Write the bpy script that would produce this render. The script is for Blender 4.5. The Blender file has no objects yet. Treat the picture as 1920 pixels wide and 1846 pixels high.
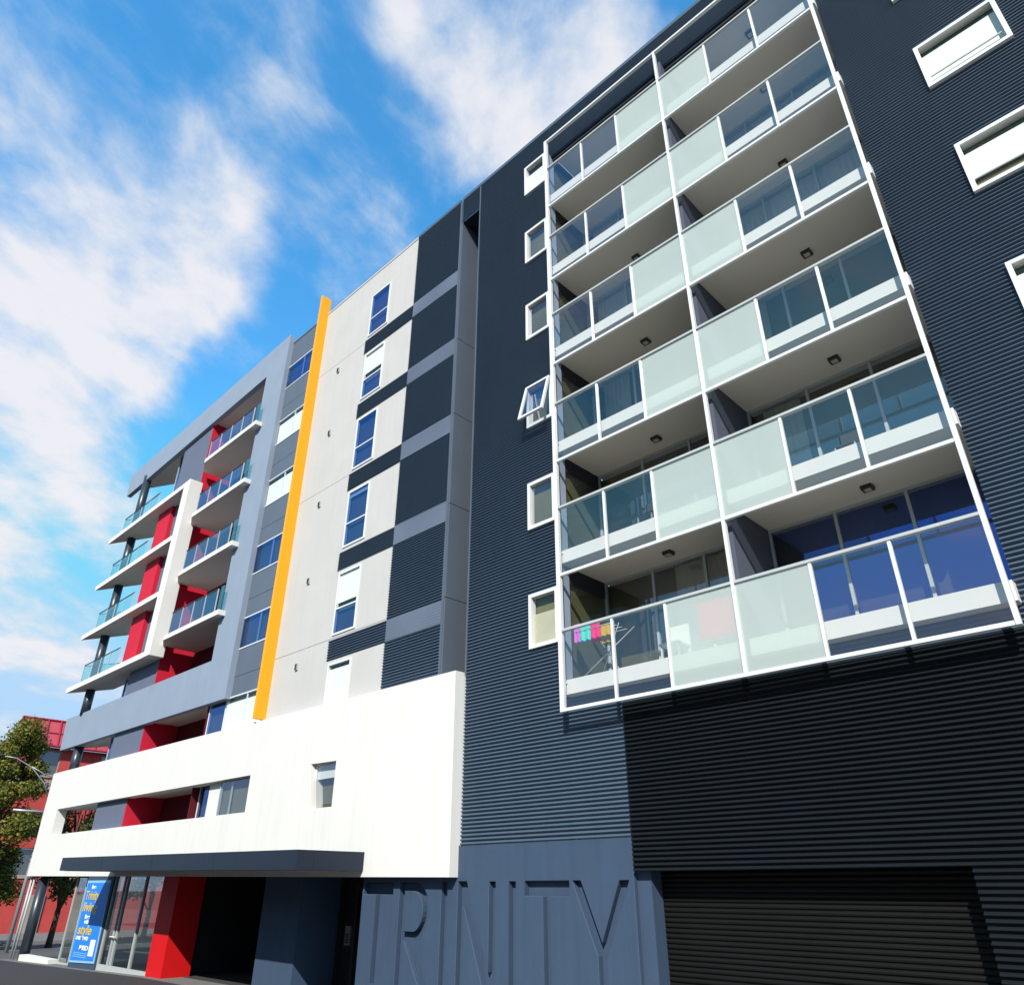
import bpy, bmesh, math, random
from mathutils import Vector, Matrix
random.seed(7)
S = bpy.context.scene
COL = S.collection

# ------------------------------------------------------------------ camera
CAMZ = 2.45
R0 = Vector((0.71875602, 0.69526116, 0.00130681))      # camera right
R1 = Vector((-0.32855145, 0.34130943, -0.88065987))    # camera down
R2 = Vector((-0.61273463, 0.63255023, 0.47374727))     # camera forward
FPX = 1379.05                                          # focal length in pixels of a 1920 wide picture
cam_d = bpy.data.cameras.new('camera')
cam = bpy.data.objects.new('camera', cam_d)
COL.objects.link(cam)
cam_d.sensor_fit = 'HORIZONTAL'
cam_d.sensor_width = 36.0
cam_d.lens = 36.0 * FPX / 1920.0
cam_d.clip_start = 0.1
cam_d.clip_end = 3000
Mc = Matrix((R0, -R1, -R2)).transposed().to_4x4()
Mc.translation = (0, 0, CAMZ)
cam.matrix_world = Mc
S.camera = cam


def pray(px, py):
    """view direction of a point of the 1920 x 1846 photograph"""
    return (R0 * ((px - 960) / FPX) + R1 * ((py - 923) / FPX) + R2).normalized()


# ------------------------------------------------------------------ render / exposure
S.render.engine = 'CYCLES'
S.view_settings.view_transform = 'Standard'
S.view_settings.look = 'None'
S.view_settings.gamma = 1.0
S.view_settings.use_curve_mapping = False
S.view_settings.exposure = 0.56
S.cycles.max_bounces = 8
S.cycles.transparent_max_bounces = 16
S.cycles.caustics_reflective = False
S.cycles.caustics_refractive = False
S.render.resolution_x = 1024
S.render.resolution_y = 984

# ------------------------------------------------------------------ sun
LIGHT = Vector((-0.66, 1.0, -0.95)).normalized()       # the way the sunlight travels
sun_d = bpy.data.lights.new('sun', 'SUN')
sun_d.energy = 5.0
sun_d.angle = math.radians(0.5)
sun_d.color = (1.0, 0.955, 0.88)
sun = bpy.data.objects.new('sun', sun_d)
COL.objects.link(sun)
sun.location = (20, -30, 40)
sun.rotation_mode = 'QUATERNION'
sun.rotation_quaternion = LIGHT.to_track_quat('-Z', 'Y')
SUN_EL = math.asin(-LIGHT.z)
SUN_ROT = math.atan2(-LIGHT.x, -LIGHT.y)

# ------------------------------------------------------------------ world: sky with clouds
W = bpy.data.worlds.new('World')
S.world = W
W.use_nodes = True
wn, wl = W.node_tree.nodes, W.node_tree.links
wn.clear()


def N(t, **kw):
    n = wn.new(t)
    for k, v in kw.items():
        setattr(n, k, v)
    return n


def wmath(op, a, b=None, c=None, clamp=False):
    n = N('ShaderNodeMath', operation=op, use_clamp=clamp)
    for i, v in enumerate((a, b, c)):
        if v is None:
            continue
        if isinstance(v, (int, float)):
            n.inputs[i].default_value = v
        else:
            wl.new(v, n.inputs[i])
    return n.outputs[0]


out = N('ShaderNodeOutputWorld')
bg = N('ShaderNodeBackground')
wl.new(bg.outputs[0], out.inputs[0])
sky = N('ShaderNodeTexSky', sky_type='NISHITA', sun_disc=False)
sky.sun_elevation = SUN_EL
sky.sun_rotation = SUN_ROT
sky.air_density = 1.0
sky.dust_density = 0.15
sky.ozone_density = 3.0
hs = N('ShaderNodeHueSaturation')
hs.inputs['Saturation'].default_value = 1.25
hs.inputs['Hue'].default_value = 0.497
hs.inputs['Value'].default_value = 1.0
wl.new(sky.outputs[0], hs.inputs['Color'])
tc = N('ShaderNodeTexCoord')
sep = N('ShaderNodeSeparateXYZ')
wl.new(tc.outputs['Generated'], sep.inputs[0])
den = wmath('ADD', wmath('MAXIMUM', sep.outputs[2], 0.0), 0.22)
comb = N('ShaderNodeCombineXYZ')
wl.new(wmath('DIVIDE', sep.outputs[0], den), comb.inputs[0])
wl.new(wmath('DIVIDE', sep.outputs[1], den), comb.inputs[1])


def noise(scale, detail, rough, dist, rot=0.0, stretch=(1, 1, 1), off=(0, 0, 0)):
    vr = N('ShaderNodeVectorRotate', rotation_type='Z_AXIS')
    vr.inputs['Angle'].default_value = -rot
    wl.new(comb.outputs[0], vr.inputs['Vector'])
    mp = N('ShaderNodeMapping')
    mp.inputs['Scale'].default_value = stretch
    mp.inputs['Location'].default_value = off
    wl.new(vr.outputs[0], mp.inputs[0])
    n = N('ShaderNodeTexNoise')
    n.inputs['Scale'].default_value = scale
    n.inputs['Detail'].default_value = detail
    n.inputs['Roughness'].default_value = rough
    n.inputs['Distortion'].default_value = dist
    wl.new(mp.outputs[0], n.inputs['Vector'])
    return n.outputs[0]


n_big = noise(1.1, 3, 0.5, 0.4, off=(3.1, 1.7, 0))
n_mid = noise(2.6, 9, 0.58, 0.35, rot=1.98, stretch=(0.78, 1.15, 1), off=(0.4, 2.2, 0))
n_fine = noise(7.0, 9, 0.60, 0.25, rot=2.2, stretch=(0.85, 1.1, 1))
# cloud banks: (photo direction, angular half width in degrees, weight)
BANKS = [((-110, 110), 10, .60), ((60, 250), 7, .42), ((180, 340), 6, .36), ((40, 460), 8, .50), ((320, 440), 5, .46), ((420, 500), 3.2, .34), ((230, 540), 5, .34),
         ((-160, 520), 11, .55), ((960, 60), 6.5, .62), ((1090, 190), 5.5, .50), ((850, 20), 4, .30), ((990, 290), 4, .26),
         ((400, 110), 5, .20), ((470, 200), 4, .20), ((570, 40), 5, .20), ((650, 450), 3.5, .20), ((700, 500), 3, .16), ((540, 300), 4, .12), ((150, 940), 3.5, .30), ((50, 900), 5, .20), ((230, 690), 3, .28), ((30, 1100), 5, .30), ((60, 1300), 5, .28),
         ((660, 240), 4, -.18), ((310, 40), 4, -.06), ((1230, 60), 3, -.30), ((100, 740), 4, -.10), ((560, 540), 4, -.16), ((330, 220), 3.5, -.12)]
acc = None
for (px, py), wdeg, wt in BANKS:
    d = pray(px, py)
    dp = N('ShaderNodeVectorMath', operation='DOT_PRODUCT')
    wl.new(tc.outputs['Generated'], dp.inputs[0])
    dp.inputs[1].default_value = d
    mr = N('ShaderNodeMapRange', interpolation_type='SMOOTHERSTEP')
    mr.inputs['From Min'].default_value = math.cos(math.radians(wdeg * 1.75))
    mr.inputs['From Max'].default_value = 1.0
    mr.inputs['To Min'].default_value = 0
    mr.inputs['To Max'].default_value = wt
    wl.new(dp.outputs['Value'], mr.inputs['Value'])
    acc = mr.outputs[0] if acc is None else wmath('ADD', acc, mr.outputs[0])
dens = wmath('ADD', wmath('MULTIPLY', wmath('MINIMUM', acc, 0.72), 0.80), wmath('MULTIPLY', wmath('SUBTRACT', n_mid, 0.5), 2.0))
dens = wmath('ADD', dens, wmath('MULTIPLY', wmath('SUBTRACT', n_fine, 0.5), 1.25))
dens = wmath('ADD', dens, wmath('MULTIPLY', wmath('SUBTRACT', n_big, 0.5), 0.35))
cr = N('ShaderNodeMapRange', interpolation_type='SMOOTHSTEP')
cr.inputs['From Min'].default_value = -0.06
cr.inputs['From Max'].default_value = 0.74
wl.new(dens, cr.inputs['Value'])
cloud_fac = wmath('MULTIPLY', cr.outputs[0], 0.95)
shade = N('ShaderNodeMapRange')
shade.inputs['From Min'].default_value = 0.05
shade.inputs['From Max'].default_value = 0.75
wl.new(dens, shade.inputs['Value'])
ccol = N('ShaderNodeMix', data_type='RGBA')
ccol.inputs['A'].default_value = (5.8, 7.4, 9.0, 1)
ccol.inputs['B'].default_value = (9.4, 9.3, 9.7, 1)
wl.new(shade.outputs[0], ccol.inputs['Factor'])
skym = N('ShaderNodeMix', data_type='RGBA', blend_type='MULTIPLY')
skym.inputs['Factor'].default_value = 1.0
skym.inputs['B'].default_value = (3.2, 4.1, 3.75, 1)
wl.new(hs.outputs[0], skym.inputs['A'])
mixc = N('ShaderNodeMix', data_type='RGBA')
wl.new(cloud_fac, mixc.inputs['Factor'])
vmin = N('ShaderNodeVectorMath', operation='MINIMUM')
vmin.inputs[1].default_value = (4.8, 7.4, 10.4)
wl.new(skym.outputs['Result'], vmin.inputs[0])
wl.new(vmin.outputs[0], mixc.inputs['A'])
wl.new(ccol.outputs['Result'], mixc.inputs['B'])
wl.new(mixc.outputs['Result'], bg.inputs['Color'])
bg.inputs['Strength'].default_value = 0.064

# ------------------------------------------------------------------ materials
MATS = {}


def mat(name, color, rough=0.6, var=0.06, scale=3.0, bump=0.0, bscale=60.0, metallic=0.0, spec=0.4, stain=0.0, coat=0.0):
    m = bpy.data.materials.new(name)
    m.use_nodes = True
    nt = m.node_tree
    b = nt.nodes['Principled BSDF']
    b.inputs['Roughness'].default_value = rough
    b.inputs['Metallic'].default_value = metallic
    b.inputs['Specular IOR Level'].default_value = spec
    b.inputs['Coat Weight'].default_value = coat
    g = nt.nodes.new('ShaderNodeNewGeometry')
    n1 = nt.nodes.new('ShaderNodeTexNoise')
    n1.inputs['Scale'].default_value = scale
    n1.inputs['Detail'].default_value = 6
    nt.links.new(g.outputs['Position'], n1.inputs['Vector'])
    mx = nt.nodes.new('ShaderNodeMix')
    mx.data_type = 'RGBA'
    c = Vector(color)
    mx.inputs['A'].default_value = (*(c * (1 - var * 2)), 1)
    mx.inputs['B'].default_value = (*(c * (1 + var * 2)), 1)
    nt.links.new(n1.outputs[0], mx.inputs['Factor'])
    last = mx.outputs['Result']
    if stain > 0:                                        # vertical rain streaks
        mp = nt.nodes.new('ShaderNodeMapping')
        mp.inputs['Scale'].default_value = (3.0, 3.0, 0.18)
        nt.links.new(g.outputs['Position'], mp.inputs[0])
        n2 = nt.nodes.new('ShaderNodeTexNoise')
        n2.inputs['Scale'].default_value = 2.0
        n2.inputs['Detail'].default_value = 5
        nt.links.new(mp.outputs[0], n2.inputs['Vector'])
        r2 = nt.nodes.new('ShaderNodeMapRange')
        r2.inputs['From Min'].default_value = 0.45
        r2.inputs['From Max'].default_value = 0.75
        r2.inputs['To Max'].default_value = stain
        nt.links.new(n2.outputs[0], r2.inputs['Value'])
        m2 = nt.nodes.new('ShaderNodeMix')
        m2.data_type = 'RGBA'
        m2.inputs['B'].default_value = (*(c * 0.6), 1)
        nt.links.new(r2.outputs[0], m2.inputs['Factor'])
        nt.links.new(last, m2.inputs['A'])
        last = m2.outputs['Result']
    nt.links.new(last, b.inputs['Base Color'])
    if bump > 0:
        n3 = nt.nodes.new('ShaderNodeTexNoise')
        n3.inputs['Scale'].default_value = bscale
        n3.inputs['Detail'].default_value = 4
        nt.links.new(g.outputs['Position'], n3.inputs['Vector'])
        bp = nt.nodes.new('ShaderNodeBump')
        bp.inputs['Strength'].default_value = bump
        bp.inputs['Distance'].default_value = 0.01
        nt.links.new(n3.outputs[0], bp.inputs['Height'])
        nt.links.new(bp.outputs[0], b.inputs['Normal'])
    MATS[name] = m
    return m


def glass(name, tint, base, gain, rough=0.015, gloss=(1, 1, 1)):
    """thin pane: looks through, and mirrors the sky the more the flatter it is seen"""
    m = bpy.data.materials.new(name)
    m.use_nodes = True
    nt = m.node_tree
    nt.nodes.clear()
    o = nt.nodes.new('ShaderNodeOutputMaterial')
    mx = nt.nodes.new('ShaderNodeMixShader')
    t = nt.nodes.new('ShaderNodeBsdfTransparent')
    t.inputs[0].default_value = (*tint, 1)
    gl = nt.nodes.new('ShaderNodeBsdfGlossy')
    gl.inputs['Color'].default_value = (*gloss, 1)
    gl.inputs['Roughness'].default_value = rough
    ge = nt.nodes.new('ShaderNodeNewGeometry')       # Schlick's law, the same from both faces
    dt = nt.nodes.new('ShaderNodeVectorMath')
    dt.operation = 'DOT_PRODUCT'
    nt.links.new(ge.outputs['Normal'], dt.inputs[0])
    nt.links.new(ge.outputs['Incoming'], dt.inputs[1])

    def mt(op, a, b):
        n = nt.nodes.new('ShaderNodeMath')
        n.operation = op
        for i, v in enumerate((a, b)):
            if v is None:
                continue
            if isinstance(v, float):
                n.inputs[i].default_value = v
            else:
                nt.links.new(v, n.inputs[i])
        return n.outputs[0]
    sch = mt('POWER', mt('SUBTRACT', 1.0, mt('ABSOLUTE', dt.outputs['Value'], None)), 5.0)
    sch = mt('ADD', mt('MULTIPLY', sch, 0.96), 0.04)
    ma = nt.nodes.new('ShaderNodeMath')
    ma.operation = 'MULTIPLY_ADD'
    ma.use_clamp = True
    ma.inputs[1].default_value = gain
    ma.inputs[2].default_value = base
    nt.links.new(sch, ma.inputs[0])
    nt.links.new(ma.outputs[0], mx.inputs[0])
    nt.links.new(t.outputs[0], mx.inputs[1])
    nt.links.new(gl.outputs[0], mx.inputs[2])
    nt.links.new(mx.outputs[0], o.inputs[0])
    MATS[name] = m
    return m


def frosted(name, color, t_col):
    m = bpy.data.materials.new(name)
    m.use_nodes = True
    nt = m.node_tree
    nt.nodes.clear()
    o = nt.nodes.new('ShaderNodeOutputMaterial')
    d = nt.nodes.new('ShaderNodeBsdfDiffuse')
    d.inputs[0].default_value = (*color, 1)
    tl = nt.nodes.new('ShaderNodeBsdfTranslucent')
    tl.inputs[0].default_value = (*color, 1)
    tr = nt.nodes.new('ShaderNodeBsdfTransparent')
    tr.inputs[0].default_value = (*t_col, 1)
    gl = nt.nodes.new('ShaderNodeBsdfGlossy')
    gl.inputs['Roughness'].default_value = 0.12
    a = nt.nodes.new('ShaderNodeMixShader')
    a.inputs[0].default_value = 0.25
    nt.links.new(d.outputs[0], a.inputs[1])
    nt.links.new(tl.outputs[0], a.inputs[2])
    b = nt.nodes.new('ShaderNodeMixShader')
    b.inputs[0].default_value = 0.34
    nt.links.new(a.outputs[0], b.inputs[1])
    nt.links.new(tr.outputs[0], b.inputs[2])
    c = nt.nodes.new('ShaderNodeMixShader')
    c.inputs[0].default_value = 0.06
    nt.links.new(b.outputs[0], c.inputs[1])
    nt.links.new(gl.outputs[0], c.inputs[2])
    nt.links.new(c.outputs[0], o.inputs[0])
    MATS[name] = m


mat('navy_steel', (0.0570, 0.0860, 0.1240), rough=0.5, var=0.05, scale=1.2, spec=0.3, stain=0.15)
mat('black_steel', (0.0075, 0.0100, 0.0135), rough=0.6, var=0.08, scale=1.5, spec=0.12)
mat('shutter_steel', (0.0055, 0.0056, 0.0056), rough=0.6, var=0.1, scale=1.5, spec=0.12)
mat('slate_render', (0.0360, 0.0600, 0.1030), rough=0.75, var=0.05, scale=2.0, bump=0.25, bscale=70, spec=0.25, stain=0.28)
mat('band_panel', (0.1012, 0.1188, 0.1628), rough=0.55, var=0.04, scale=1.0, spec=0.35)
mat('duct_panel', (0.0739, 0.0880, 0.1126), rough=0.45, var=0.05, scale=1.0, spec=0.4)
mat('frame_grey', (0.2068, 0.2508, 0.3212), rough=0.7, var=0.04, scale=1.0, bump=0.1, spec=0.3, stain=0.10)
mat('mid_grey', (0.0986, 0.1162, 0.1672), rough=0.7, var=0.05, scale=1.0, bump=0.1, spec=0.3, stain=0.1)
mat('steel_blue', (0.0880, 0.1100, 0.1452), rough=0.6, var=0.05, scale=1.0, bump=0.1, spec=0.3, stain=0.1)
mat('beige_render', (0.4300, 0.4180, 0.4000), rough=0.8, var=0.03, scale=0.9, bump=0.12, spec=0.2, stain=0.10)
mat('white_render', (0.5850, 0.5700, 0.5400), rough=0.8, var=0.02, scale=0.7, bump=0.12, spec=0.2, stain=0.13)
mat('white_slab', (0.6000, 0.5850, 0.5600), rough=0.75, var=0.02, scale=1.2, bump=0.1, spec=0.2)
mat('white_metal', (0.6000, 0.6100, 0.6050), rough=0.35, var=0.02, scale=2.0, spec=0.5)
mat('alu_frame', (0.3661, 0.3942, 0.3942), rough=0.4, var=0.03, scale=2.0, spec=0.5)
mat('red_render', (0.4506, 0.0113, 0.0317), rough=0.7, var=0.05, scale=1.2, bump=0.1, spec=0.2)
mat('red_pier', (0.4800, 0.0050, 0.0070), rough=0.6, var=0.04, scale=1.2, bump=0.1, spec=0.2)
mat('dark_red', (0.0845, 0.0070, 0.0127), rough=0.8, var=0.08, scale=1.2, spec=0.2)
mat('orange_metal', (0.7400, 0.3100, 0.0090), rough=0.45, var=0.02, scale=1.0, spec=0.3)
mat('soffit', (0.5200, 0.4850, 0.4350), rough=0.85, var=0.03, scale=0.8, bump=0.08, spec=0.1)
mat('divider', (0.0704, 0.0774, 0.1056), rough=0.75, var=0.05, scale=1.5, spec=0.2)
mat('shade_and_gap_dark', (0.0141, 0.0169, 0.0225), rough=0.6, var=0.05, spec=0.3)  # near black: shade of recesses and interiors painted in; also panel gaps
mat('column_paint', (0.0211, 0.0282, 0.0387), rough=0.35, var=0.05, spec=0.5)
mat('canopy_metal', (0.0127, 0.0190, 0.0324), rough=0.45, var=0.05, scale=0.8, spec=0.3)
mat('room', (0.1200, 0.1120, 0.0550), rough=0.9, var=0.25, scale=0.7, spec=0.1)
mat('blind', (0.6600, 0.6600, 0.6200), rough=0.8, var=0.02, spec=0.1)
mat('curtain', (0.3942, 0.3661, 0.2675), rough=0.9, var=0.05, spec=0.1)
mat('asphalt', (0.0408, 0.0387, 0.0422), rough=0.85, var=0.25, scale=14, bump=0.5, bscale=220, spec=0.2)
mat('road_asphalt', (0.0845, 0.0810, 0.0810), rough=0.85, var=0.15, scale=6, bump=0.3, bscale=160, spec=0.2)
mat('concrete', (0.2600, 0.2500, 0.2300), rough=0.85, var=0.08, scale=2.5, bump=0.2, bscale=80, spec=0.2)
mat('kerb_stone', (0.1400, 0.1380, 0.1350), rough=0.8, var=0.1, scale=4, spec=0.2)
mat('line_paint', (0.4928, 0.4928, 0.4787), rough=0.7, var=0.1, scale=8, spec=0.2)
mat('lamp_dark', (0.0352, 0.0317, 0.0282), rough=0.5, spec=0.3)
mat('lamp_lens', (0.3872, 0.3520, 0.2816), rough=0.3, spec=0.3)
mat('galvanised', (0.3238, 0.3379, 0.3520), rough=0.4, var=0.06, scale=5, metallic=0.3, spec=0.5)
mat('banner_blue', (0.0176, 0.1830, 0.5984), rough=0.5, var=0.02, spec=0.3)
mat('banner_pale', (0.2112, 0.4224, 0.5984), rough=0.5, var=0.02, spec=0.3)
mat('banner_yellow', (0.5773, 0.3942, 0.0141), rough=0.5, var=0.02, spec=0.3)
mat('banner_white', (0.6975, 0.7254, 0.7440), rough=0.5, var=0.02, spec=0.3)
mat('brick_red', (0.4000, 0.0550, 0.0500), rough=0.85, var=0.12, scale=1.5, bump=0.2, bscale=20, spec=0.15)
mat('roof_red', (0.2992, 0.0176, 0.0352), rough=0.5, var=0.08, scale=1.2, spec=0.3)
mat('roof_sheet', (0.3400, 0.0500, 0.0650), rough=0.5, var=0.15, scale=1.0, spec=0.3)
mat('cream_stone', (0.3000, 0.2500, 0.2000), rough=0.85, var=0.08, scale=1.5, spec=0.15)
mat('bark', (0.0774, 0.0563, 0.0422), rough=0.9, var=0.3, scale=9, bump=0.6, bscale=30, spec=0.1)
mat('towel_teal', (0.0704, 0.4365, 0.3661), rough=0.9, var=0.05, spec=0.1)
mat('towel_pink', (0.5632, 0.0211, 0.1408), rough=0.9, var=0.05, spec=0.1)
mat('towel_gold', (0.4083, 0.2534, 0.0352), rough=0.9, var=0.05, spec=0.1)
mat('towel_violet', (0.4365, 0.1056, 0.4224), rough=0.9, var=0.05, spec=0.1)
mat('cloth_rose', (0.6000, 0.0600, 0.1200), rough=0.9, var=0.05, spec=0.1)
mat('pot_white', (0.4928, 0.4928, 0.4646), rough=0.6, var=0.05, spec=0.3)
glass('clear_glass', (0.93, 0.95, 0.945), 0.06, 1.3, gloss=(0.92, 0.84, 0.95))
glass('plain_glass', (0.95, 0.97, 0.96), 0.0, 1.0)
glass('window_glass', (0.86, 0.90, 0.92), 0.10, 1.4, gloss=(0.66, 0.68, 0.85))
glass('blue_glass', (0.50, 0.60, 0.80), 0.20, 1.4, gloss=(0.22, 0.37, 0.80))
glass('painted_reflection_glass', (0.80, 0.78, 0.58), 0.24, 1.4, gloss=(0.10, 0.24, 0.90))  # mirrored sky blue and soffit olive put into the pane's colours
glass('rail_glass', (0.55, 0.68, 0.95), 0.12, 1.3, gloss=(0.6, 0.75, 1.0))
glass('shop_glass', (0.55, 0.62, 0.58), 0.06, 1.5)
glass('green_glass', (0.62, 0.90, 0.92), 0.05, 1.2)
frosted('frosted_glass', (0.62, 0.70, 0.655), (0.92, 1.0, 0.97))


def leaf_mat(name, c1, c2):
    m = bpy.data.materials.new(name)
    m.use_nodes = True
    nt = m.node_tree
    b = nt.nodes['Principled BSDF']
    b.inputs['Roughness'].default_value = 0.55
    b.inputs['Specular IOR Level'].default_value = 0.3
    g = nt.nodes.new('ShaderNodeNewGeometry')
    r = nt.nodes.new('ShaderNodeValToRGB')
    r.color_ramp.elements[0].color = (*c1, 1)
    r.color_ramp.elements[1].color = (*c2, 1)
    r.color_ramp.elements[1].position = 0.88
    e = r.color_ramp.elements.new(1.0)
    e.color = (0.22, 0.09, 0.03, 1)
    nt.links.new(g.outputs['Random Per Island'], r.inputs[0])
    nt.links.new(r.outputs[0], b.inputs['Base Color'])
    tl = nt.nodes.new('ShaderNodeBsdfTranslucent')
    nt.links.new(r.outputs[0], tl.inputs[0])
    mx = nt.nodes.new('ShaderNodeMixShader')
    mx.inputs[0].default_value = 0.25
    nt.links.new(b.outputs[0], mx.inputs[1])
    nt.links.new(tl.outputs[0], mx.inputs[2])
    nt.links.new(mx.outputs[0], nt.nodes['Material Output'].inputs[0])
    MATS[name] = m


leaf_mat('leaf_olive', (0.050, 0.080, 0.010), (0.200, 0.190, 0.025))
leaf_mat('leaf_dark', (0.020, 0.045, 0.010), (0.090, 0.090, 0.020))

# ------------------------------------------------------------------ building blocks
WORLD = {}


def link(name, data, parent=None, loc=(0, 0, 0)):
    o = bpy.data.objects.new(name, data)
    COL.objects.link(o)
    loc = Vector(loc)
    WORLD[o.name] = loc
    if parent is not None:
        o.parent = parent
        loc = loc - WORLD[parent.name]
    o.location = loc
    return o


def thing(name, label, cat, loc, group=None):
    o = link(name, None, None, loc)
    o.empty_display_size = 0.3
    o['label'] = label
    o['category'] = cat
    if group:
        o['group'] = group
    return o


def tag(o, label, cat, group=None):
    o['label'] = label
    o['category'] = cat
    if group:
        o['group'] = group
    return o


class MB:
    def __init__(s):
        s.v, s.f = [], []

    def quad(s, *p):
        i = len(s.v)
        s.v += [tuple(q) for q in p]
        s.f.append(tuple(range(i, i + len(p))))
        return s

    def box(s, x0, x1, y0, y1, z0, z1):
        i = len(s.v)
        s.v += [(x0, y0, z0), (x1, y0, z0), (x1, y1, z0), (x0, y1, z0), (x0, y0, z1), (x1, y0, z1), (x1, y1, z1), (x0, y1, z1)]
        s.f += [(i, i + 3, i + 2, i + 1), (i + 4, i + 5, i + 6, i + 7), (i, i + 1, i + 5, i + 4), (i + 1, i + 2, i + 6, i + 5),
                (i + 2, i + 3, i + 7, i + 6), (i + 3, i, i + 4, i + 7)]
        return s

    def plan(s, pts, z0, z1):
        """polygon in plan (x, y), anticlockwise from above, pushed from z0 to z1"""
        i, n = len(s.v), len(pts)
        s.v += [(x, y, z0) for x, y in pts] + [(x, y, z1) for x, y in pts]
        s.f.append(tuple(i + k for k in reversed(range(n))))
        s.f.append(tuple(i + n + k for k in range(n)))
        s.f += [(i + k, i + (k + 1) % n, i + n + (k + 1) % n, i + n + k) for k in range(n)]
        return s

    def elev(s, pts, y0, y1):
        """polygon in elevation (x, z), pushed from y0 to y1"""
        i, n = len(s.v), len(pts)
        s.v += [(x, y0, z) for x, z in pts] + [(x, y1, z) for x, z in pts]
        s.f.append(tuple(i + k for k in range(n)))
        s.f.append(tuple(i + n + k for k in reversed(range(n))))
        s.f += [(i + (k + 1) % n, i + k, i + n + k, i + n + (k + 1) % n) for k in range(n)]
        return s

    def ring(s, x0, x1, z0, z1, w, y0, y1, wb=None):
        """a rectangular frame as one connected ring"""
        wb = w if wb is None else wb
        o = [(x0, z0), (x1, z0), (x1, z1), (x0, z1)]
        q = [(x0 + w, z0 + wb), (x1 - w, z0 + wb), (x1 - w, z1 - w), (x0 + w, z1 - w)]
        i = len(s.v)
        for y in (y0, y1):
            s.v += [(x, y, z) for x, z in o] + [(x, y, z) for x, z in q]
        for k in range(4):
            j = (k + 1) % 4
            s.f += [(i + k, i + j, i + 4 + j, i + 4 + k), (i + 8 + j, i + 8 + k, i + 12 + k, i + 12 + j),
                    (i + j, i + k, i + 8 + k, i + 8 + j), (i + 4 + k, i + 4 + j, i + 12 + j, i + 12 + k)]
        return s

    def tube(s, pts, radii, n=10):
        i0 = len(s.v)
        pts = [Vector(p) for p in pts]
        for k, p in enumerate(pts):
            t = (pts[min(k + 1, len(pts) - 1)] - pts[max(k - 1, 0)]).normalized()
            a = t.cross(Vector((0, 0, 1)))
            if a.length < 1e-3:
                a = t.cross(Vector((1, 0, 0)))
            a.normalize()
            b = t.cross(a).normalized()
            r = radii[k] if isinstance(radii, (list, tuple)) else radii
            for q in range(n):
                an = 2 * math.pi * q / n
                s.v.append(tuple(p + a * (r * math.cos(an)) + b * (r * math.sin(an))))
        for k in range(len(pts) - 1):
            for q in range(n):
                q2 = (q + 1) % n
                s.f.append((i0 + k * n + q, i0 + k * n + q2, i0 + (k + 1) * n + q2, i0 + (k + 1) * n + q))
        s.f.append(tuple(i0 + q for q in reversed(range(n))))
        s.f.append(tuple(i0 + (len(pts) - 1) * n + q for q in range(n)))
        return s

    def mesh(s, name, m, smooth=False, weld=False, fix=True):
        me = bpy.data.meshes.new(name)
        me.from_pydata(s.v, [], s.f)
        if weld or fix:
            bm = bmesh.new()
            bm.from_mesh(me)
            if weld:
                bmesh.ops.remove_doubles(bm, verts=bm.verts, dist=1e-4)
            if fix:
                bmesh.ops.recalc_face_normals(bm, faces=bm.faces)
            bm.to_mesh(me)
            bm.free()
        me.materials.append(MATS[m])
        if smooth:
            for p in me.polygons:
                p.use_smooth = True
        return me

    def build(s, name, m, parent=None, loc=(0, 0, 0), **kw):
        """vertices are given in world space minus loc"""
        return link(name, s.mesh(name, m, **kw), parent, loc)


def bev(o, w=0.008, seg=2):
    md = o.modifiers.new('edge', 'BEVEL')
    md.width = w
    md.segments = seg
    md.limit_method = 'ANGLE'
    md.angle_limit = math.radians(50)
    return o


def grid_wall(xs, zs, holes, y0, y1):
    """flat wall in elevation with rectangular holes, as one welded shell"""
    for hx0, hx1, hz0, hz1 in holes:
        xs = xs + [hx0, hx1]
        zs = zs + [hz0, hz1]
    lo, hi, zl, zh = min(xs[:2]), max(xs[:2]), min(zs[:2]), max(zs[:2])
    xs = sorted({round(min(max(x, lo), hi), 4) for x in xs})
    zs = sorted({round(min(max(z, zl), zh), 4) for z in zs})

    def solid(i, j):
        if i < 0 or j < 0 or i >= len(xs) - 1 or j >= len(zs) - 1:
            return False
        cx, cz = (xs[i] + xs[i + 1]) / 2, (zs[j] + zs[j + 1]) / 2
        return not any(a < cx < b and c < cz < d for a, b, c, d in holes)
    m = MB()
    for i in range(len(xs) - 1):
        for j in range(len(zs) - 1):
            if not solid(i, j):
                continue
            a, b, c, d = xs[i], xs[i + 1], zs[j], zs[j + 1]
            m.quad((a, y0, c), (b, y0, c), (b, y0, d), (a, y0, d))
            m.quad((b, y1, c), (a, y1, c), (a, y1, d), (b, y1, d))
            if not solid(i - 1, j):
                m.quad((a, y0, c), (a, y0, d), (a, y1, d), (a, y1, c))
            if not solid(i + 1, j):
                m.quad((b, y0, c), (b, y1, c), (b, y1, d), (b, y0, d))
            if not solid(i, j - 1):
                m.quad((a, y0, c), (a, y1, c), (b, y1, c), (b, y0, c))
            if not solid(i, j + 1):
                m.quad((a, y0, d), (b, y0, d), (b, y1, d), (a, y1, d))
    return m


RIB, AMP = 0.0815, 0.048
PROFILE = [(0.0, 0.0), (0.14, 0.06), (0.27, 0.34), (0.36, 0.74), (0.46, 0.97), (0.58, 0.98), (0.74, 0.66), (0.88, 0.22)]


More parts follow.
